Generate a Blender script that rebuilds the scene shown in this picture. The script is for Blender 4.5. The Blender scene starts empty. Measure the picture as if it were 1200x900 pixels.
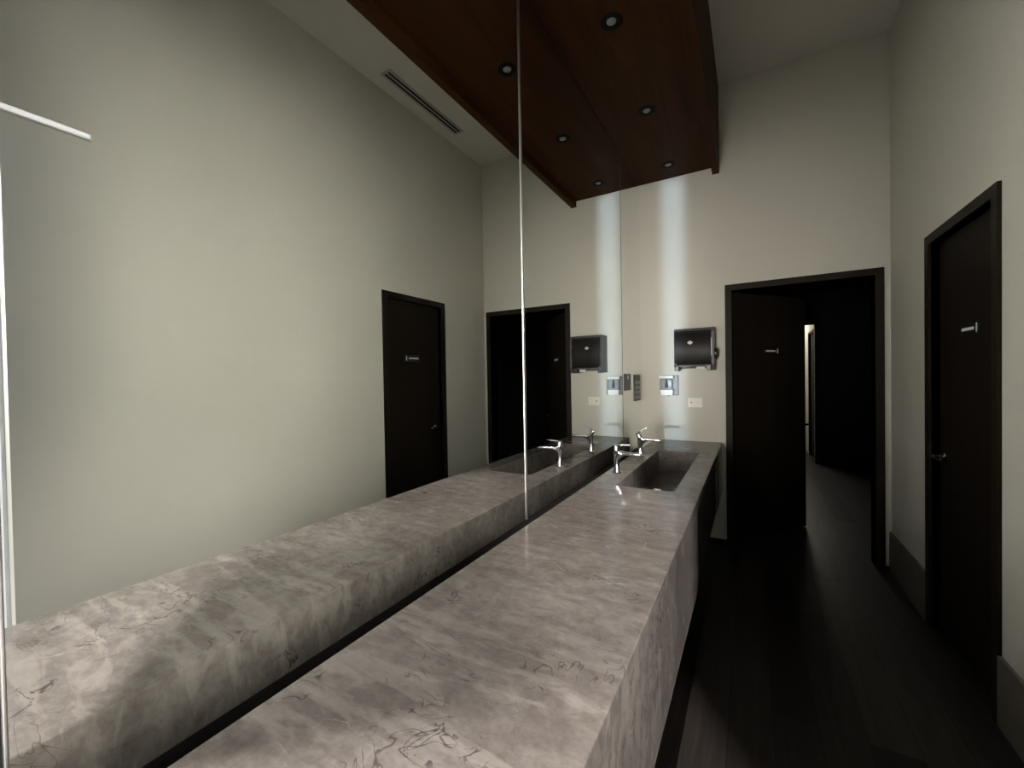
import bpy, bmesh, math, random
from mathutils import Vector, Matrix
random.seed(7)
S = bpy.context.scene
C = S.collection
# ---------------------------------------------------------------- measures (metres)
W, D, H = 1.762, 3.933, 3.890          # right wall x, far wall y, ceiling z (mirror wall is x = 0)
YR = -2.6                              # rear wall y
ZC, XF, XB = 0.867, 0.672, 0.118       # counter top, front edge, rear edge
ZA = 0.456                             # underside of the stone apron
YB = -1.0                              # near end of the counter
ZM = 0.805                             # lower edge of the mirror
WK, ZK, ZS = 0.669, 3.162, 3.221       # bulkhead face, its lower edge, its soffit

# ---------------------------------------------------------------- materials
def mat(name, col=(.5, .5, .5), rough=.5, metal=0., **kw):
    m = bpy.data.materials.new(name); m.use_nodes = True
    b = m.node_tree.nodes['Principled BSDF']
    b.inputs['Base Color'].default_value = (*col, 1)
    b.inputs['Roughness'].default_value = rough
    b.inputs['Metallic'].default_value = metal
    for k, v in kw.items():
        b.inputs[k.replace('_', ' ')].default_value = v
    return m

class NT:
    """small helper to wire node trees"""
    def __init__(s, m):
        s.t = m.node_tree; s.b = s.t.nodes['Principled BSDF']
    def n(s, typ, **kw):
        nd = s.t.nodes.new(typ)
        for k, v in kw.items():
            if hasattr(nd, k): setattr(nd, k, v)
            else: nd.inputs[k.replace('_', ' ')].default_value = v
        return nd
    def l(s, a, b): s.t.links.new(a, b)
    def pos(s, scale=(1, 1, 1), rot=(0, 0, 0), loc=(0, 0, 0)):
        g = s.n('ShaderNodeNewGeometry')
        mp = s.n('ShaderNodeMapping')
        mp.inputs['Scale'].default_value = scale
        mp.inputs['Rotation'].default_value = rot
        mp.inputs['Location'].default_value = loc
        s.l(g.outputs['Position'], mp.inputs['Vector'])
        return mp.outputs['Vector']
    def noise(s, vec, scale, detail=4, rough=.55, dist=0.):
        nz = s.n('ShaderNodeTexNoise')
        nz.inputs['Scale'].default_value = scale; nz.inputs['Detail'].default_value = detail
        nz.inputs['Roughness'].default_value = rough; nz.inputs['Distortion'].default_value = dist
        s.l(vec, nz.inputs['Vector'])
        return nz.outputs['Fac']
    def ramp(s, fac, stops, interp='LINEAR'):
        r = s.n('ShaderNodeValToRGB'); r.color_ramp.interpolation = interp
        e = r.color_ramp.elements
        while len(e) < len(stops): e.new(.5)
        for i, (p, c) in enumerate(stops):
            e[i].position = p; e[i].color = (*c, 1) if len(c) == 3 else c
        s.l(fac, r.inputs['Fac'])
        return r.outputs['Color']
    def mix(s, fac, a, b, blend='MIX'):
        m = s.n('ShaderNodeMix', data_type='RGBA', blend_type=blend)
        for sock, v in ((m.inputs['Factor'], fac), (m.inputs[6], a), (m.inputs[7], b)):
            if isinstance(v, (int, float)): sock.default_value = v
            elif isinstance(v, tuple): sock.default_value = (*v, 1)
            else: s.l(v, sock)
        return m.outputs[2]
    def math(s, op, a, b=0.):
        m = s.n('ShaderNodeMath', operation=op)
        for sock, v in ((m.inputs[0], a), (m.inputs[1], b)):
            if isinstance(v, (int, float)): sock.default_value = v
            else: s.l(v, sock)
        return m.outputs[0]
    def bump(s, h, strength, dist=.01):
        bp = s.n('ShaderNodeBump'); bp.inputs['Strength'].default_value = strength
        bp.inputs['Distance'].default_value = dist
        s.l(h, bp.inputs['Height']); s.l(bp.outputs['Normal'], s.b.inputs['Normal'])

def wall_paint(name, col):
    m = mat(name, col, .55, Specular_IOR_Level=.3); t = NT(m)
    v = t.pos()
    c = t.mix(t.noise(v, 1.3, 3), tuple(x * .95 for x in col), tuple(min(1, x * 1.04) for x in col))
    t.l(c, t.b.inputs['Base Color'])
    t.bump(t.noise(v, 240, 2), .06, .002)
    return m
M_WALL = wall_paint('beige wall paint', (.60, .575, .50))
M_CEIL = wall_paint('ceiling paint', (.70, .665, .605))

def stone(name, base=(.180, .157, .142)):
    m = mat(name, base, .2, Specular_IOR_Level=.5, IOR=1.27); t = NT(m)
    sc = lambda k, g=1.: (base[0] * k, base[1] * k * g, base[2] * k * g)
    v = t.pos()
    vs = t.pos((1.0, 3.4, 2.2), (0, 0, math.radians(14)))       # streaks run across the slab
    cl = t.noise(vs, 2.0, 9, .64, .6)
    c = t.ramp(cl, [(.26, sc(.45, .97)), (.42, sc(.8, .98)), (.52, sc(1.02)), (.62, sc(1.35, 1.02)), (.76, sc(2.1, 1.05))])
    mid = t.noise(t.pos((1.5, 3.2, 2.)), 7, 7, .68, .4)
    c = t.mix(.58, c, t.ramp(mid, [(.3, sc(.45)), (.5, sc(.95)), (.7, sc(1.9, 1.03))]))
    fine = t.noise(v, 34, 6, .7, .3)
    c = t.mix(.34, c, t.ramp(fine, [(.3, sc(.5)), (.7, sc(1.6))]))
    # larger pale and brown fields
    fld = t.noise(t.pos((1, 1.6, 1), (0, 0, .5), (2, 0, 0)), 1.3, 3, .5, .3)
    c = t.mix(1., c, t.ramp(fld, [(.35, (.82, .80, .78)), (.65, (1.18, 1.19, 1.2))]), 'MULTIPLY')
    # a band of pale crystalline streaks crossing the slab, with a few scattered ones elsewhere
    st = t.ramp(t.noise(t.pos((2.2, 9., 3.), (0, 0, math.radians(-16))), 1.6, 5, .6, .5), [(.52, (0, 0, 0)), (.58, (.7, .7, .7)), (.7, (1, 1, 1))])
    yy = t.n('ShaderNodeSeparateXYZ'); t.l(t.pos((1, 1, 1), (0, 0, math.radians(-8))), yy.inputs[0])
    zone = t.ramp(t.math('ADD', t.math('MULTIPLY', yy.outputs['Y'], .25), .3), [(.30, (.25, .25, .25)), (.36, (1, 1, 1)), (.45, (1, 1, 1)), (.53, (.12, .12, .12))])
    c = t.mix(t.math('MULTIPLY', t.math('MULTIPLY', st, zone), .36), c, sc(2.3, 1.03))
    # dark curling lines, in patches
    def lines(vec, scale, dist, w, mvec, mscale, m0, m1, amt, col):
        nonlocal c
        ln = t.noise(vec, scale, 2, .5, dist)
        d = t.math('ABSOLUTE', t.math('SUBTRACT', ln, .5))
        line = t.ramp(d, [(0., (1, 1, 1)), (w * .5, (.8, .8, .8)), (w, (0, 0, 0))])
        mask = t.ramp(t.noise(mvec, mscale, 3, .6), [(m0, (0, 0, 0)), (m1, (1, 1, 1))])
        c = t.mix(t.math('MULTIPLY', t.math('MULTIPLY', line, mask), amt), c, col)
    lines(vs, 3.1, 1.4, .0055, t.pos(loc=(.6, .2, 0)), 2.4, .50, .60, .6, (.030, .026, .023))
    lines(v, 10, 1.8, .016, t.pos(loc=(3, 1, 0)), 3.6, .58, .64, .6, (.024, .021, .019))
    lines(v, 17, 1.3, .024, t.pos(loc=(9, 4, 2)), 5.2, .60, .64, .7, (.022, .02, .018))
    # fine pale cracks
    vo = t.n('ShaderNodeTexVoronoi', feature='DISTANCE_TO_EDGE')
    vo.inputs['Scale'].default_value = 3.1
    warp = t.n('ShaderNodeTexNoise'); warp.inputs['Scale'].default_value = 11; warp.inputs['Detail'].default_value = 6
    t.l(v, warp.inputs['Vector'])
    t.l(t.mix(.09, v, warp.outputs['Color'], 'ADD'), vo.inputs['Vector'])
    crack = t.ramp(vo.outputs['Distance'], [(0, (1, 1, 1)), (.0015, (.6, .6, .6)), (.004, (0, 0, 0))])
    cm = t.ramp(t.noise(t.pos(loc=(7, 2, 1)), 5.5, 3), [(.56, (0, 0, 0)), (.64, (1, 1, 1))])
    c = t.mix(t.math('MULTIPLY', t.math('MULTIPLY', crack, cm), .6), c, (.42, .40, .37))
    t.l(c, t.b.inputs['Base Color'])
    t.l(t.ramp(mid, [(.3, (.09, .09, .09)), (.75, (.17, .17, .17))]), t.b.inputs['Roughness'])
    t.bump(cl, .05, .004)
    return m
M_STONE = stone('grey brown marble')
M_SKIRT = mat('taupe stone skirting', (.17, .145, .12), .45)
t = NT(M_SKIRT); t.l(t.mix(t.noise(t.pos((1, 1, 3)), 6, 5), (.12, .1, .085), (.21, .185, .155)), t.b.inputs['Base Color'])

def wood(name, a, b, rough, sc, axis='y', spec=.3):
    m = mat(name, a, rough, Specular_IOR_Level=spec); t = NT(m)
    s = (sc, sc * .07, sc) if axis == 'y' else (sc, sc, sc * .07)
    v = t.pos(s)
    g = t.noise(v, 1.0, 6, .6, 1.2)
    t.l(t.ramp(g, [(.3, a), (.7, b)]), t.b.inputs['Base Color'])
    t.bump(g, .05, .003)
    return m
M_CANOPY = wood('brown wood veneer', (.036, .0135, .0045), (.062, .024, .0085), .55, 14, spec=.05)
M_DOOR = wood('dark espresso wood', (.0125, .0088, .006), (.018, .013, .0088), .55, 12, 'z', .1)
M_FRAME = wood('dark brown door casing', (.013, .0085, .005), (.019, .013, .0075), .5, 16, 'z', .15)

M_FLOOR = mat('dark wood planks', (.03, .02, .015), .4, Specular_IOR_Level=.3)
t = NT(M_FLOOR)
br = t.n('ShaderNodeTexBrick'); br.offset = .37
br.inputs['Scale'].default_value = 1.; br.inputs['Brick Width'].default_value = 1.5
br.inputs['Row Height'].default_value = .16; br.inputs['Mortar Size'].default_value = .0015
br.inputs['Color1'].default_value = (.006, .0042, .0035, 1); br.inputs['Color2'].default_value = (.06, .05, .044, 1)
br.inputs['Mortar'].default_value = (.006, .005, .004, 1)
t.l(t.pos((1, 1, 1), (0, 0, math.radians(90))), br.inputs['Vector'])
gr = t.ramp(t.noise(t.pos((26, 1.6, 1)), 1, 5, .6, .8), [(.3, (.6, .6, .6)), (.7, (1.15, 1.15, 1.15))])
t.l(t.mix(1., br.outputs['Color'], gr, 'MULTIPLY'), t.b.inputs['Base Color'])

M_MIRROR = mat('mirror silver', (.93, .945, .92), 0., 1.)
M_EDGE = mat('satin aluminium trim', (.86, .85, .82), .3, 1.)
M_EDGE2 = mat('brown sealant line', (.10, .085, .06), .6)
M_CHROME = mat('polished chrome', (.82, .83, .85), .07, 1.)
M_BLACKP = mat('black panel', (.012, .011, .010), .5)
M_BLACKW = mat('black painted backing', (.010, .010, .009), .7)
M_DISP = mat('charcoal plastic', (.022, .020, .019), .35)
M_DISPSIDE = mat('grey plastic casing', (.075, .078, .074), .45)
M_SMOKE = mat('smoked glossy cover', (.015, .012, .011), .38, Specular_IOR_Level=.12)
M_PALE = mat('pale grey badge', (.62, .61, .57), .4)
M_PAPER = mat('white paper', (.78, .77, .73), .8)
M_WHITE = mat('white plastic', (.80, .80, .77), .35)
M_CREAM = mat('ivory plastic', (.80, .77, .68), .4)
M_GREYBACK = mat('grey plastic back plate', (.20, .205, .195), .4)
M_CLEAR = mat('clear plastic bottle', (.72, .75, .76), .12, Transmission_Weight=.55, IOR=1.3)
M_PUMP = mat('dark pump tube', (.05, .05, .05), .4)
M_SIGN = mat('black sign plate', (.008, .008, .008), .35)
M_SIGNW = mat('white sign lettering', (.82, .82, .80), .5)
M_SIGNG = mat('grey sign panels', (.42, .41, .38), .5)
M_RING = mat('black lamp ring', (.004, .004, .004), .6, Specular_IOR_Level=.1)
M_LENS = mat('frosted lamp lens', (.26, .26, .255), .4)
M_VENT = mat('vent frame paint', (.46, .43, .37), .5)
M_GLOW = mat('lit diffuser', (.9, .9, .9), .5, Emission_Color=(1., .98, .95, 1), Emission_Strength=.55)
M_VOID = mat('vent slot black', (.008, .008, .008), .8)
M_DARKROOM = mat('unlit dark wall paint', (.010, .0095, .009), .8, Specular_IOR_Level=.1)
M_ALU = mat('pale window frame', (.7, .7, .7), .4)

# ---------------------------------------------------------------- mesh helpers
def box(bm, x0, x1, y0, y1, z0, z1, bevel=0., seg=2):
    r = bmesh.ops.create_cube(bm, size=1)
    vs = r['verts']
    for v in vs:
        v.co = Vector((x0 + (v.co.x + .5) * (x1 - x0), y0 + (v.co.y + .5) * (y1 - y0), z0 + (v.co.z + .5) * (z1 - z0)))
    if bevel:
        es = list({e for v in vs for e in v.link_edges})
        bmesh.ops.bevel(bm, geom=es, offset=bevel, segments=seg, affect='EDGES', profile=.6)
    return vs

def lathe(bm, prof, org, axis=Vector((0, 0, 1)), n=32):
    """closed surface of revolution; prof = [(radius, height)...]"""
    rot = Vector((0, 0, 1)).rotation_difference(axis).to_matrix()
    rings = []
    for r, h in prof:
        if r < 1e-6:
            rings.append([bm.verts.new(org + rot @ Vector((0, 0, h)))])
        else:
            rings.append([bm.verts.new(org + rot @ Vector((r * math.cos(2 * math.pi * i / n), r * math.sin(2 * math.pi * i / n), h))) for i in range(n)])
    for a, b in zip(rings, rings[1:]):
        for i in range(n):
            j = (i + 1) % n
            if len(a) == 1 and len(b) == 1: continue
            if len(a) == 1: bm.faces.new((a[0], b[i], b[j]))
            elif len(b) == 1: bm.faces.new((a[i], b[0], a[j])) if False else bm.faces.new((a[j], a[i], b[0]))
            else: bm.faces.new((a[i], a[j], b[j], b[i]))

def sweep(bm, secs):
    """loft closed rings of points, capped"""
    rs = [[bm.verts.new(p) for p in s] for s in secs]
    n = len(rs[0])
    for a, b in zip(rs, rs[1:]):
        for i in range(n):
            j = (i + 1) % n
            bm.faces.new((a[i], a[j], b[j], b[i]))
    bm.faces.new(list(reversed(rs[0]))); bm.faces.new(rs[-1])

def prism(bm, pts, a0, a1, axis):
    """extrude a 2-D outline along an axis; pts are the other two coordinates in order"""
    def mk(p, a):
        return {'x': (a, p[0], p[1]), 'y': (p[0], a, p[1]), 'z': (p[0], p[1], a)}[axis]
    sweep(bm, [[Vector(mk(p, a0)) for p in pts], [Vector(mk(p, a1)) for p in pts]])

def obj(name, bm, m, parent=None, smooth=False, base=None):
    bmesh.ops.recalc_face_normals(bm, faces=bm.faces)
    if parent is not None:
        off = Vector(parent.get('_b', (0, 0, 0)))
    else:
        off = Vector(base or (0, 0, 0))
    if off.length:
        bmesh.ops.translate(bm, verts=bm.verts, vec=-off)
    me = bpy.data.meshes.new(name); bm.to_mesh(me); bm.free()
    for mm in (m if isinstance(m, (list, tuple)) else [m]): me.materials.append(mm)
    if smooth:
        for p in me.polygons: p.use_smooth = True
        try: me.set_sharp_from_angle(angle=math.radians(38))
        except Exception: pass
    o = bpy.data.objects.new(name, me); C.objects.link(o)
    if parent is not None:
        o.parent = parent
        o['_b'] = tuple(off)
    else:
        o.location = off
    return o

def tag(o, label=None, cat=None, group=None, kind=None):
    if label: o['label'] = label
    if cat: o['category'] = cat
    if group: o['group'] = group
    if kind: o['kind'] = kind
    return o

def thing(name, base, label, cat, group=None, kind=None):
    o = bpy.data.objects.new(name, None); C.objects.link(o)
    o.location = base; o['_b'] = tuple(base); o.empty_display_size = .1
    return tag(o, label, cat, group, kind)

def struct(name, bm, m, label, cat):
    return tag(obj(name, bm, m), label, cat, None, 'structure')

B = bmesh.new
def boxes(*bs):
    bm = B()
    for b in bs: box(bm, *b)
    return bm

# ---------------------------------------------------------------- the room
T = .14                                                     # wall thickness
d1, d2, zd = .703, 1.7263, 2.2065                           # far doorway, outer edge of its casing
y1, y2 = 2.4153, 3.2158                                     # right-hand door, outer edge of its casing
CS = .05                                                    # casing width
WY0, WY1, WZ1 = -1.25, .412, 2.9                            # glazed entrance in the right wall, behind the camera
SX0, SX1, SZ1 = .205, .385, 3.35                            # narrow slot window in the rear wall
YL = .118                                              # edge of the window beyond the near end of the mirror
YE = 11.0                                                   # far end of the rooms beyond

struct('floor', boxes((-.3, 3.0, YR - T, YE, -.08, 0)), M_FLOOR, 'dark plank floor running beside the stone counter', 'floor')
struct('ceiling', boxes((-T, W + T, YR - T, D + T, H, H + .1)), M_CEIL, 'plain painted ceiling above the wooden bulkhead', 'ceiling')
struct('wall_left', boxes((-T, 0 - .006, YL, D + T, 0, H), (-T, -.006, YR - T, YL - 1.0, 0, H), (-T, -.006, YL - 1.0, YL, 0, 1.118), (-T, -.006, YL - 1.0, YL, 2.95, H)), M_BLACKW, 'black wall carrying the mirror behind the counter', 'wall')
struct('wall_right', boxes(
    (W, W + T, YR - T, WY0, 0, H), (W, W + T, WY0, WY1, WZ1, H),
    (W, W + T, WY1, y1 + CS, 0, H), (W, W + T, y1 + CS, y2 - CS, zd - CS, H), (W, W + T, y2 - CS, D + T, 0, H)),
    M_WALL, 'beige wall with the closed dark door, opposite the mirror', 'wall')
struct('wall_far', boxes(
    (-T, d1 + CS, D, D + T, 0, H), (d1 + CS, d2 - CS, D, D + T, zd - CS, H), (d2 - CS, W + T, D, D + T, 0, H)),
    M_WALL, 'beige end wall with the dispensers and the open doorway', 'wall')
struct('wall_rear', boxes(
    (-T, SX0, YR - T, YR, 0, H), (SX1, W + T, YR - T, YR, 0, H), (SX0, SX1, YR - T, YR, SZ1, H), (SX0, SX1, YR - T, YR, 0, .7)),
    M_WALL, 'beige wall behind the camera with a slot window', 'wall')
struct('baseboard_right', boxes((W - .014, W, WY1 + .05, y1, 0, .287), (W - .014, W, y2, D, 0, .287)),
       M_SKIRT, 'taupe stone skirting along the beige wall', 'baseboard')
struct('baseboard_far', boxes((0, d1, D - .010, D, 0, .035), (d2, W - .014, D - .010, D, 0, .035)),
       M_FRAME, 'thin dark skirting under the dispenser wall', 'baseboard')

# rooms beyond the far doorway
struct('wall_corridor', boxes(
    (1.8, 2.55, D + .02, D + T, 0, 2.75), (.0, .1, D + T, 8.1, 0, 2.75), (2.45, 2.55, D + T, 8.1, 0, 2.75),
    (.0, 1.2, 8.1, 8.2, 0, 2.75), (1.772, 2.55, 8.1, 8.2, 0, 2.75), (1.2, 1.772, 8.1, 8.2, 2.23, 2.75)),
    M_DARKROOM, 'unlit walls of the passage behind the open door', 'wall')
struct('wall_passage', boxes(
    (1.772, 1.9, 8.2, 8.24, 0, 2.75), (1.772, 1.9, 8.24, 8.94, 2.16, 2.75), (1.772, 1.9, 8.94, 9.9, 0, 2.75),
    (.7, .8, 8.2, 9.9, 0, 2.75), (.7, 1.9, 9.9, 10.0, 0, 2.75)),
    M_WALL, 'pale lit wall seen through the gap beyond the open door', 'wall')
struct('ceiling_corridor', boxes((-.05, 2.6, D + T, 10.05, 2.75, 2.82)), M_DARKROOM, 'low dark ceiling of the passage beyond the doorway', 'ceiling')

# ---------------------------------------------------------------- doors
def chrome_lever(parent, org, along, out):
    """rose + neck + lever; along = lever direction, out = away from the leaf"""
    bm = B(); org = Vector(org); out = Vector(out).normalized(); along = Vector(along).normalized()
    lathe(bm, [(0, 0), (.024, 0), (.026, .003), (.026, .007), (.022, .010), (0, .010)], org, out, 24)
    lathe(bm, [(0, .008), (.010, .008), (.009, .05), (0, .05)], org, out, 16)
    up = out.cross(along)
    secs = []
    for i, (t_, r) in enumerate(((-.010, .008), (.0, .011), (.03, .010), (.07, .0085), (.11, .0075), (.118, .004))):
        c = org + out * (.046 + .004 * math.sin(t_ * 14)) + along * t_
        secs.append([c + (up * math.cos(a) * r + out * math.sin(a) * r * .75) for a in [k * math.pi / 6 for k in range(12)]])
    sweep(bm, secs)
    return obj('handle', bm, M_CHROME, parent, True)

def door_sign(parent, c, u, n, w=.15, h=.052):
    """black plate with a white pictogram and a white line of lettering; u = reading direction, n = outward"""
    c = Vector(c); u = Vector(u).normalized(); n = Vector(n).normalized(); z = Vector((0, 0, 1))
    def plate(a0, a1, b0, b1, t0, t1):
        bm = B()
        q = [c + u * a + z * b + n * t0 for a, b in ((a0, b0), (a1, b0), (a1, b1), (a0, b1))]
        sweep(bm, [q, [p + n * (t1 - t0) for p in q]])
        return bm
    s = obj('sign', plate(-w / 2, w / 2, -h / 2, h / 2, 0, .006), M_SIGN, parent)
    # pictogram: a small standing figure
    bm = B()
    fx = w / 2 - .022
    lathe(bm, [(0, 0), (.005, 0), (.005, .0015), (0, .0015)], c + u * fx + z * .016 + n * .006, n, 16)
    body = [(-.007, .009), (.007, .009), (.0075, -.004), (.005, -.004), (.0045, -.021), (-.0045, -.021), (-.005, -.004), (-.0075, -.004)]
    q = [c + u * (fx + a) + z * b + n * .006 for a, b in body]
    sweep(bm, [q, [p + n * .0015 for p in q]])
    obj('pictogram', bm, M_SIGNW, s)
    # row of capital letters, too small to read in the photograph: one white stroke
    bm = plate(-w / 2 + .016, w / 2 - .052, -.007, .007, .006, .0075)
    obj('lettering', bm, M_SIGNW, s)
    return s

# right-hand door (closed)
dr = thing('door_1', (W, (y1 + y2) / 2, 0), 'closed dark wooden door with black sign in the side wall', 'door', None, 'structure')
bm = boxes((W - .014, W + .06, y1, y1 + CS, 0, zd), (W - .014, W + .06, y2 - CS, y2, 0, zd), (W - .014, W + .06, y1 + CS, y2 - CS, zd - CS, zd))
obj('casing', bm, M_FRAME, dr)
bm = B(); box(bm, W + .035, W + .078, y1 + CS + .003, y2 - CS - .003, .006, zd - CS - .003, .002)
leaf = obj('leaf', bm, M_DOOR, dr)
chrome_lever(dr, (W + .035, y2 - CS - .075, .985), (0, -1, 0), (-1, 0, 0))
door_sign(dr, (W + .035, 2.79, 1.648), (0, -1, 0), (-1, 0, 0), .19, .06)

# far door (ajar, opening away from the camera)
df = thing('door_2', ((d1 + d2) / 2, D, 0), 'black wooden door standing ajar in the end wall, light in its gap', 'door', None, 'structure')
bm = boxes((d1, d1 + CS, D - .014, D + T + .012, 0, zd), (d2 - CS, d2, D - .014, D + T + .012, 0, zd), (d1 + CS, d2 - CS, D - .014, D + T + .012, zd - CS, zd))
obj('casing', bm, M_FRAME, df)
hin = Vector((d1 + CS + .004, D + .05, 0)); a = math.atan2(.726, .565); u = Vector((math.cos(a), math.sin(a), 0)); n = Vector((math.sin(a), -math.cos(a), 0))
bm = B(); L = .932
q = [hin + n * s for s in (0, -.042)]
sweep(bm, [[q[0] + Vector((0, 0, z)), q[0] + u * L + Vector((0, 0, z)), q[1] + u * L + Vector((0, 0, z)), q[1] + Vector((0, 0, z))] for z in (.008, zd - CS - .006)])
obj('leaf', bm, M_DOOR, df)
chrome_lever(df, hin + u * (L - .045) + Vector((0, 0, .975)), -u, n)
door_sign(df, hin + u * .475 + Vector((0, 0, 1.654)), u, n, .19, .06)

# dark door in the passage far beyond
dp = thing('door_3', (1.80, 8.59, 0), 'dark door in the pale lit wall beyond the gap', 'door', None, 'structure')
obj('leaf', boxes((1.80, 1.84, 8.25, 8.93, .005, 2.155)), M_DOOR, dp)
obj('casing', boxes((1.764, 1.80, 8.24, 8.275, 0, 2.16), (1.764, 1.80, 8.905, 8.94, 0, 2.16), (1.764, 1.80, 8.275, 8.905, 2.125, 2.16)), M_DOOR, dp)

# glazed entrance in the right wall and slot window in the rear wall: the daylight of the room
w1 = thing('window_1', (W, (WY0 + WY1) / 2, 0), 'tall bright glazed entrance in the side wall near the camera', 'window', None, 'structure')
obj('frame', boxes((W + .03, W + .09, WY0, WY0 + .045, 0, WZ1), (W + .08, W + .13, WY1 - .012, WY1, 0, WZ1), (W + .03, W + .09, WY0 + .045, WY1 - .012, WZ1 - .045, WZ1)), M_ALU, w1)
w3 = thing('window_3', (-.07, YL - .5, 1.118), 'bright window beyond the near end of the mirror, a white sliver at the left edge', 'window', None, 'structure')
obj('frame', boxes((-.13, -.09, YL - 1., YL - .96, 1.118, 2.95), (-.13, -.09, YL - .96, YL, 2.91, 2.95), (-.13, -.09, YL - .96, YL, 1.118, 1.15)), M_ALU, w3)
w2 = thing('window_2', ((SX0 + SX1) / 2, YR, .7), 'narrow vertical slot window behind the camera', 'window', None, 'structure')
obj('frame', boxes((SX0, SX1, YR - .08, YR - .03, SZ1 - .03, SZ1), (SX0, SX1, YR - .08, YR - .03, .7, .73)), M_ALU, w2)

# ---------------------------------------------------------------- mirror panes on the left wall
SEAMS = [.1255, 1.64, 3.288, D - .001]
LBL = ['big mirror pane on the left showing the beige wall and dark door',
       'tall mirror pane right of the bright seam showing the faucets',
       'narrow mirror pane in the corner carrying two black plates']
for i in range(3):
    bm = B(); box(bm, -.006, 0, SEAMS[i] + .0006, SEAMS[i + 1] - .0006, ZM, ZS - .002)
    tag(obj('mirror_pane', bm, M_MIRROR, base=(0, (SEAMS[i] + SEAMS[i + 1]) / 2, ZM)), LBL[i], 'mirror', 'mirror panes on the left wall')
for k, (y, r, m, l) in enumerate(((SEAMS[0], .003, M_EDGE, 'pale polished near edge of the mirror at the left of the view'),
                                  (SEAMS[1], .010, M_EDGE, 'bright silver vertical joint between the two big mirror panes'),
                                  (SEAMS[2], .003, M_EDGE2, 'thin brown vertical joint beside the corner mirror pane'))):
    bm = B()
    pts = [(r * .55 * math.sin(a_), y - r * math.cos(a_)) for a_ in [math.pi * j / 10 for j in range(11)]]
    prism(bm, pts, ZM, ZS - .002, 'z')
    o = obj('trim_%d' % (k + 1), bm, m, None, True); tag(o, l, 'trim', None, 'structure')

# two plates stuck on the corner mirror pane
def mirror_plate(y0, y1_, z0, z1, label, rows, cols, head):
    p = thing('wall_plate', (0, (y0 + y1_) / 2, z0), label, 'plate', 'black plates on the corner mirror pane')
    bm = B(); box(bm, 0, .006, y0, y1_, z0, z1, .0015, 1); obj('panel', bm, M_SIGN, p)
    h = (z1 - z0) * (1 - head) - .012; w = (y1_ - y0) - .03
    for c_ in range(cols):
        for r_ in range(rows):
            a0 = y0 + .015 + c_ * w / cols + .008; a1 = y0 + .015 + (c_ + 1) * w / cols - .008
            b0 = z0 + .01 + r_ * h / rows + .006; b1 = z0 + .01 + (r_ + 1) * h / rows - .006
            bm = B(); box(bm, .006, .0075, a0, a1, b0, b1)
            obj('field', bm, M_SIGNG, p)
    return p
p1 = mirror_plate(3.34, 3.52, 1.332, 1.470, 'small black plate on the mirror, left of the taller one', 1, 1, .82)
bm = B(); lathe(bm, [(0, 0), (.017, 0), (.017, .002), (0, .002)], Vector((.006, 3.43, 1.441)), Vector((1, 0, 0)), 20)
obj('emblem', bm, M_SIGNW, p1)
mirror_plate(3.655, 3.868, 1.228, 1.463, 'taller black plate with pale panels on the mirror by the corner', 4, 2, .2)

# ---------------------------------------------------------------- wooden bulkhead over the counter
ca = thing('ceiling_bulkhead', (WK / 2, (YR + D) / 2, ZK), 'brown wooden bulkhead box hanging over the stone counter', 'ceiling panel')
obj('fascia', boxes((WK - .052, WK, YR + .001, D - .001, ZK, H - .001)), M_CANOPY, ca)
obj('soffit', boxes((.001, WK - .052, YR + .001, D - .001, ZS, ZS + .018)), M_CANOPY, ca)
def downlight(y, label, x=.303):
    d = thing('downlight', (x, y, ZS), label, 'ceiling light', 'recessed downlights in the bulkhead')
    bm = B(); o = Vector((x, y, ZS)); dn = Vector((0, 0, -1))
    lathe(bm, [(.024, -.001), (.052, 0), (.054, .003), (.050, .006), (.030, .0055), (.0255, .001), (.024, -.001)], o, dn, 40)
    obj('trim_ring', bm, M_RING, d, True)
    bm = B(); lathe(bm, [(0, .0), (.0235, .0), (.0235, .003), (.018, .006), (0, .0075)], o, dn, 32)
    obj('lens', bm, M_LENS, d, True)
for y, l in ((2.052, 'round downlight in the bulkhead, nearest the camera'),
             (2.854, 'round downlight in the bulkhead, middle of the row'),
             (3.673, 'round downlight in the bulkhead, nearest the end wall')):
    downlight(y, l)

# ceiling slot diffuser
vt = thing('air_vent', (1.587, 2.817, H), 'long two-slot air vent in the ceiling beside the side wall', 'vent')
vx0, vx1, vy0, vy1 = 1.535, 1.638, 2.34, 3.293
obj('frame', boxes((vx0, vx0 + .02, vy0, vy1, H - .008, H), (vx1 - .02, vx1, vy0, vy1, H - .008, H), (vx0 + .02, vx1 - .02, vy0, vy0 + .016, H - .008, H), (vx0 + .02, vx1 - .02, vy1 - .016, vy1, H - .008, H)), M_VENT, vt)
obj('divider', boxes((1.581, 1.593, vy0 + .016, vy1 - .016, H - .008, H)), M_VENT, vt)
for xa, xb in ((vx0 + .02, 1.581), (1.593, vx1 - .02)):
    obj('slot', boxes((xa, xb, vy0 + .016, vy1 - .016, H - .003, H)), M_VOID, vt)

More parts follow.
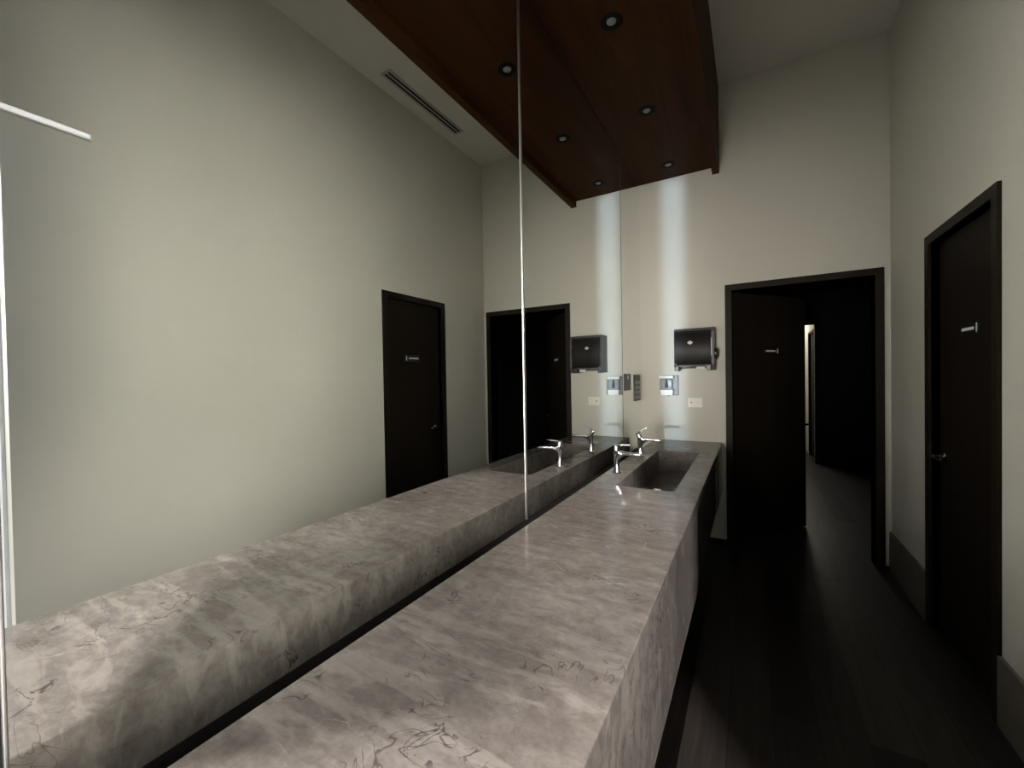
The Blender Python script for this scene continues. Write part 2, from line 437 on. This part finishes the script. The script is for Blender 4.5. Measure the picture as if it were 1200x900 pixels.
# ---------------------------------------------------------------- stone counter with trough basin
SX, EX, SY, EY = .259, .552, 2.167, 3.345                   # basin opening
cn = thing('vanity_counter', ((XF + XB) / 2, (YB + D) / 2, ZA), 'long floating grey-brown marble washbasin counter in front of the mirror', 'counter')
YP0, YP1 = 2.06, 3.27                                       # black panel below the basin
bm = B()
xs, ys = [XB, SX, EX, XF], [YB, SY, EY, D - .002]
zt, zb = ZC, ZC - .04
top = [[bm.verts.new((x, y, zt)) for y in ys] for x in xs]; bot = [[bm.verts.new((x, y, zb)) for y in ys] for x in xs]
for i in range(3):
    for j in range(3):
        if (i, j) == (1, 1): continue
        bm.faces.new((top[i][j], top[i + 1][j], top[i + 1][j + 1], top[i][j + 1]))
        bm.faces.new((bot[i][j], bot[i][j + 1], bot[i + 1][j + 1], bot[i + 1][j]))
for j in range(3):
    bm.faces.new((top[0][j], top[0][j + 1], bot[0][j + 1], bot[0][j])); bm.faces.new((top[3][j + 1], top[3][j], bot[3][j], bot[3][j + 1]))
for i in range(3):
    bm.faces.new((top[i + 1][0], top[i][0], bot[i][0], bot[i + 1][0])); bm.faces.new((top[i][3], top[i + 1][3], bot[i + 1][3], bot[i][3]))
bm.faces.new((top[1][1], top[2][1], bot[2][1], bot[1][1])); bm.faces.new((top[2][2], top[1][2], bot[1][2], bot[2][2]))
bm.faces.new((top[1][2], top[1][1], bot[1][1], bot[1][2])); bm.faces.new((top[2][1], top[2][2], bot[2][2], bot[2][1]))
bm.normal_update()
ed = []
for e in bm.edges:
    a_, b_ = e.verts
    if abs(a_.co.z - zt) < 1e-6 and abs(b_.co.z - zt) < 1e-6 and len(e.link_faces) == 2:
        if e.calc_face_angle(0) > 1: ed.append(e)
bmesh.ops.bevel(bm, geom=ed, offset=.0035, segments=2, affect='EDGES', profile=.5)
obj('worktop', bm, M_STONE, cn)
bm = boxes((XF - .03, XF, YB, YP0, ZA, zb), (XB, XB + .03, YB, D - .002, ZA, zb), (XB + .03, XF - .03, YB, YB + .03, ZA, zb))
obj('apron', bm, M_STONE, cn)
obj('apron', boxes((XF - .03, XF, YP1, D - .002, ZA, zb)), M_STONE, cn)
bm = B(); box(bm, XF - .03, XF - .006, YP0 + .001, YP1 - .001, ZA, zb - .001)  # near-black panel filling the run between the two stone aprons
tag(obj('front_panel', bm, M_BLACKP, cn), 'black panel under the basin')
obj('underside', boxes((XB + .03, XF - .03, YB + .03, D - .002, ZA + .02, ZA + .035)), M_BLACKP, cn)
# basin: four walls and a floor falling towards the drain slot
bm = B()
zf0, zf1, tk = ZC - .135, ZC - .165, .012
def quad(bm, pts): bm.faces.new([bm.verts.new(p) for p in pts])
pr = [(SX, zb), (SX - tk, zb), (SX - tk, zf1 - tk), (EX + tk, zf1 - tk), (EX + tk, zb), (EX, zb), (EX, zf0), (SX, zf1)]
prism(bm, pr, SY, EY, 'y')
for ya, yb_ in ((SY - tk, SY), (EY, EY + tk)):
    prism(bm, [(SX - tk, zb), (SX - tk, zf1 - tk), (EX + tk, zf1 - tk), (EX + tk, zb)], ya, yb_, 'y')
bs = obj('basin', bm, M_STONE, cn)
bm = B(); lathe(bm, [(0, 0), (.03, 0), (.03, .003), (.024, .005), (0, .004)], Vector((.36, 2.75, ZC - .1545)), Vector((.1, 0, 1)).normalized(), 24)
obj('drain', bm, M_CHROME, bs, True)
# steel brackets carrying the slab off the wall
for y in (-.2, 1.4, 3.0):
    obj('bracket', boxes((-.004, XB + .001, y - .03, y + .03, .60, .66)), M_BLACKP, cn)

# ---------------------------------------------------------------- faucets
def faucet(y, lift, label):
    x = .187; o = Vector((x, y, ZC))
    f = thing('faucet', tuple(o), label, 'faucet', 'chrome basin faucets')
    bm = B()
    lathe(bm, [(0, 0), (.026, 0), (.027, .002), (.025, .005), (.0205, .007), (0, .007)], o, Vector((0, 0, 1)), 32)
    obj('base_ring', bm, M_CHROME, f, True)
    # tapered body leaning into the spout: rings of (height, half depth back, half depth front, half width)
    bm = B(); secs = []
    for h, xb_, xf_, hw in ((.005, -.019, .019, .019), (.02, -.0185, .0175, .0175), (.045, -.0175, .0145, .015), (.07, -.017, .0135, .0145),
                            (.088, -.0175, .021, .0155), (.100, -.0185, .033, .0165), (.110, -.019, .050, .0175), (.118, -.0195, .056, .0180), (.128, -.020, .042, .0185), (.134, -.0195, .024, .0185), (.136, -.017, .018, .016)):
        cx_ = (xb_ + xf_) / 2; rx = (xf_ - xb_) / 2
        secs.append([o + Vector((cx_ + rx * math.copysign(abs(math.cos(a_)) ** .8, math.cos(a_)), hw * math.copysign(abs(math.sin(a_)) ** .8, math.sin(a_)), h)) for a_ in [k * math.pi / 12 for k in range(24)]])
    sweep(bm, secs); obj('body', bm, M_CHROME, f, True)
    bm = B(); secs = []
    for t_, zc_, hh, hw in ((.0, .121, .012, .017), (.03, .1215, .0115, .0165), (.07, .1215, .0095, .015), (.11, .1205, .0082, .0142), (.145, .1195, .0078, .0138), (.150, .1190, .006, .012)):
        secs.append([o + Vector((t_, hw * math.copysign(abs(math.cos(a_)) ** .45, math.cos(a_)), zc_ + hh * math.copysign(abs(math.sin(a_)) ** .45, math.sin(a_)))) for a_ in [k * math.pi / 10 for k in range(20)]])
    sweep(bm, secs); sp = obj('spout', bm, M_CHROME, f, True)
    bm = B(); lathe(bm, [(0, 0), (.009, 0), (.009, .006), (0, .006)], o + Vector((.136, 0, .107)), Vector((0, 0, 1)), 20)
    obj('aerator', bm, M_PUMP, sp, True)
    # lever: post and flat blade, tilted by lift
    R = Matrix.Rotation(-lift, 3, 'Y'); piv = o + Vector((-.002, 0, .136))
    bm = B(); secs = []
    for h, r in ((-.004, .0165), (.006, .0165), (.018, .0155), (.028, .015), (.033, .0135)):
        secs.append([piv + R @ Vector((r * math.cos(a_), r * math.sin(a_), h)) for a_ in [k * math.pi / 12 for k in range(24)]])
    sweep(bm, secs)
    secs = []
    for t_, zc_, hh, hw in ((-.014, .031, .0045, .012), (.0, .0335, .0055, .0135), (.03, .036, .0042, .0115), (.065, .0375, .0034, .0095), (.088, .038, .003, .0085), (.091, .038, .002, .007)):
        secs.append([piv + R @ Vector((t_, hw * math.copysign(abs(math.cos(a_)) ** .5, math.cos(a_)), zc_ + hh * math.copysign(abs(math.sin(a_)) ** .5, math.sin(a_)))) for a_ in [k * math.pi / 8 for k in range(16)]])
    sweep(bm, secs); obj('lever', bm, M_CHROME, f, True)
faucet(2.446, 0., 'chrome faucet nearer the camera, its lever lying level')
faucet(3.051, math.radians(30), 'chrome faucet nearer the end wall, its lever raised')

# ---------------------------------------------------------------- things on the end wall
# paper towel dispenser
x0, x1, z0, z1, yf = .322, .630, 1.490, 1.846, D - .205
td = thing('paper_towel_dispenser', ((x0 + x1) / 2, D, z0), 'dark paper towel dispenser on the end wall beside the open door', 'dispenser')
bm = B()
side = [(D, z0), (D, z1), (yf + .045, z1), (yf + .012, z1 - .02), (yf + .006, z0 + .05), (yf + .03, z0)]
for xa, xb_ in ((x0, x0 + .02), (x1 - .02, x1)):
    prism(bm, side, xa, xb_, 'x')
box(bm, x0 + .02, x1 - .02, D - .02, D, z0 + .02, z1)
box(bm, x0 + .02, x1 - .02, yf + .05, D - .02, z1 - .016, z1)
obj('casing', bm, M_DISPSIDE, td)
bm = B(); prof = []
n_ = 14
for i in range(n_ + 1):
    f_ = i / n_; z = z0 + .048 + (z1 - .024 - z0 - .048) * f_
    prof.append((yf + .010 - .022 * math.sin(math.pi * f_) ** .8, z))
prism(bm, prof + [(yf + .05, z1 - .018), (yf + .05, z0 + .048)], x0 + .004, x1 - .022, 'x')
fc = obj('front_cover', bm, M_SMOKE, td, True)
bm = B(); cx_, cz_ = .452, 1.722; yb_ = yf - .0105
q = [(cx_ - .022, cz_), (cx_ - .006, cz_ + .014), (cx_ + .006, cz_ + .014), (cx_ + .022, cz_), (cx_ + .006, cz_ - .014), (cx_ - .006, cz_ - .014)]
prism(bm, q, yb_ - .004, yb_ + .006, 'y'); obj('badge', bm, M_PALE, fc)
bm = B(); prism(bm, [(D - .02, z1), (yf + .045, z1 + .0005), (yf + .012, z1 - .02), (yf + .006, z1 - .036), (yf + .012, z1 - .036), (yf + .05, z1 - .016)], x0 + .001, x1 - .001, 'x')
obj('top_trim', bm, M_DISPSIDE, td)
for xa, xb_ in ((x0 + .003, x0 + .035), (x1 - .06, x1 - .024)):
    bm = B(); box(bm, xa, xb_, yf + .015, yf + .09, z0 - .004, z0 + .046, .004); obj('side_tab', bm, M_DISP, td)
bm = B(); prism(bm, [(yf + .02, z0 + .046), (yf + .022, z0 + .034), (D - .03, z0 + .02), (D - .03, z0 + .046)], x0 + .036, x1 - .061, 'x'); obj('paper_slot', bm, M_DISPSIDE, td)
bm = B(); prism(bm, [(yf + .060, z0 + .034), (yf + .061, z0 + .034), (yf + .058, z0 + .012), (yf + .057, z0 + .012)], x0 + .17, x1 - .075, 'x'); obj('paper_tip', bm, M_PAPER, td)
bm = B(); lathe(bm, [(0, 0), (.045, 0), (.045, .014), (.037, .022), (0, .022)], Vector((x1, yf + .085, 1.63)), Vector((1, 0, 0)), 28); obj('feed_wheel', bm, M_DISP, td, True)
bm = B(); box(bm, x1 - .0215, x1 - .016, yf + .004, yf + .012, z0 + .12, z1 - .09); obj('lock_strip', bm, M_PALE, td)

# soap dispenser
sx0, sx1, sz0, sz1 = .176, .298, 1.272, 1.452; sy = D - .095
so = thing('soap_dispenser', ((sx0 + sx1) / 2, D, sz0), 'clear and white soap dispenser on the end wall above the basin', 'dispenser')
bm = B(); box(bm, sx0 - .006, sx1 + .03, D - .022, D, sz0, sz1, .006); obj('back_plate', bm, M_GREYBACK, so)
bm = B(); box(bm, sx0 + .002, sx1, sy - .004, D - .022, sz1 - .028, sz1 - .002, .005); obj('cap', bm, M_WHITE, so, True)
bm = B(); box(bm, sx0 + .014, sx1 - .012, sy + .004, D - .024, sz0 + .052, sz1 - .030, .010, 3); bt = obj('bottle', bm, M_CLEAR, so, True)
bm = B(); lathe(bm, [(0, 0), (.010, 0), (.013, .02), (.008, .055), (.006, .075), (0, .075)], Vector(((sx0 + sx1) / 2 + .002, sy + .003, sz0 + .070)), Vector((0, 0, 1)), 20); obj('pump_tube', bm, M_PUMP, bt, True)
bm = B(); prism(bm, [(sx0 + .012, sz0 + .05), (sx1 - .006, sz0 + .05), (sx1 - .008, sz0 + .004), (sx0 + .014, sz0 + .004)], sy, D - .022, 'y'); obj('push_bar', bm, M_WHITE, so)
bm = B(); box(bm, sx0 + .006, sx1 - .002, sy + .006, D - .022, sz0 + .0505, sz0 + .0565); obj('tray', bm, M_GREYBACK, so)
bm = B(); lathe(bm, [(0, 0), (.008, 0), (.006, .014), (0, .014)], Vector(((sx0 + sx1) / 2, sy + .03, sz0 - .010)), Vector((0, 0, 1)), 16); obj('nozzle', bm, M_WHITE, so, True)

# wall socket plate
px0, px1, pz0, pz1 = .403, .520, 1.167, 1.250
sw = thing('wall_switch', ((px0 + px1) / 2, D, pz0), 'ivory switch plate on the end wall below the towel dispenser', 'switch')
bm = B(); box(bm, px0, px1, D - .007, D, pz0, pz1, .003); obj('plate', bm, M_CREAM, sw)
for c_ in (.434, .489):
    bm = B(); box(bm, c_ - .017, c_ + .017, D - .0095, D - .007, pz0 + .02, pz1 - .02, .001); r_ = obj('rocker', bm, M_CREAM, sw)
bm = B(); box(bm, .428, .437, D - .0102, D - .0095, pz0 + .035, pz0 + .05); obj('mark', bm, M_DISPSIDE, r_)

# slim linear light high on the side wall, seen only in the mirror
ll = thing('wall_light', (W, .08, 2.60), 'slim white linear wall light high on the left, seen in the mirror', 'wall light')
bm = B(); box(bm, W - .022, W, -.55, .685, 2.583, 2.614, .006); obj('housing', bm, M_WHITE, ll, True)
bm = B(); prism(bm, [(W - .022, 2.588), (W - .028, 2.594), (W - .028, 2.604), (W - .022, 2.610)], -.54, .675, 'y'); obj('diffuser', bm, M_GLOW, ll)

# ---------------------------------------------------------------- camera
f, yaw, pitch, roll = 480.37, 0.52869, -0.014074, -0.017232
r = Vector((math.cos(yaw), math.sin(yaw), 0)); fw = Vector((-math.sin(yaw), math.cos(yaw), 0)); up = Vector((0, 0, 1))
fw2 = fw * math.cos(pitch) + up * math.sin(pitch); up2 = up * math.cos(pitch) - fw * math.sin(pitch)
r3 = r * math.cos(roll) + up2 * math.sin(roll); up3 = up2 * math.cos(roll) - r * math.sin(roll)
cd = bpy.data.cameras.new('camera'); co = bpy.data.objects.new('camera', cd); C.objects.link(co)
cd.sensor_fit = 'HORIZONTAL'; cd.sensor_width = 36; cd.lens = f / 1200 * 36; cd.clip_start = .02
mw = Matrix((r3, up3, -fw2)).transposed().to_4x4(); mw.translation = Vector((.8923, 0, 1.45))
co.matrix_world = mw
S.camera = co

# ---------------------------------------------------------------- light
def aim(o, loc, to):
    o.location = loc; o.rotation_euler = (Vector(to) - Vector(loc)).to_track_quat('-Z', 'Y').to_euler()
def area(name, loc, to, sx, sy_, power, col, spread=180):
    l = bpy.data.lights.new(name, 'AREA'); l.shape = 'RECTANGLE'; l.size = sx; l.size_y = sy_; l.energy = power; l.color = col
    l.spread = math.radians(spread)
    o = bpy.data.objects.new(name, l); C.objects.link(o); aim(o, loc, to); return o
# daylight outside the glazed entrance
area('entrance_daylight', (2.75, -.75, 2.15), (1.76, -.285, 2.05), 1.3, 1.3, 27, (1., .975, .93), 54)
se = bpy.data.lights.new('entrance_sun', 'SUN'); se.energy = 3.7; se.angle = math.radians(5); se.color = (1., .95, .93)
se_ = bpy.data.objects.new('entrance_sun', se); C.objects.link(se_); aim(se_, (3.5, -2, 2), (3.5 - .58, -2 + .815, 2 - .58))
# added fill lamp just inside the rear wall, brightening the end wall
area('rear_fill', (.35, YR + .05, 1.25), (.30, 3, 1.82), .4, .9, 6.0, (1., .96, .88), 34)
# daylight falling steeply through the window beyond the mirror onto the near end of the counter
area('window_daylight', (-.8, -.6, 3.2), (.4, .45, .867), .3, .3, 11, (1., .97, .95), 50)
# low daylight through the slot window, a pale band on the end wall
sl = bpy.data.lights.new('slot_daylight', 'SUN'); sl.energy = 1.6; sl.angle = math.radians(1.1); sl.color = (.56, .78, 1.)
so_ = bpy.data.objects.new('slot_daylight', sl); C.objects.link(so_); aim(so_, (.3, -6, 2), (.3, 0, 1.995))
# daylight falling obliquely through the slot window onto the side wall
area('oblique_daylight', (-1.35, -6.0, 3.93), (1.0, -.5, 2.2), .25, .08, 8, (.82, .9, 1.), 40)
# lamp of the lit passage beyond the doorway
area('passage_lamp', (1.35, 9.3, 2.7), (1.4, 8.9, 0), .5, .5, 17, (1., .95, .85))

wd = bpy.data.worlds.new('world'); S.world = wd; wd.use_nodes = True
bg = wd.node_tree.nodes['Background']; bg.inputs['Color'].default_value = (.85, .92, 1, 1); bg.inputs['Strength'].default_value = .75

for o in S.objects:
    if '_b' in o: del o['_b']
S.view_settings.view_transform = 'Standard'; S.view_settings.look = 'None'
S.view_settings.exposure = 0.; S.view_settings.gamma = 1.; S.view_settings.use_curve_mapping = False
S.cycles.use_denoising = True
S.cycles.max_bounces = 10; S.cycles.diffuse_bounces = 5; S.cycles.glossy_bounces = 6
S.cycles.caustics_reflective = True; S.cycles.blur_glossy = .3
S.cycles.sample_clamp_indirect = 40
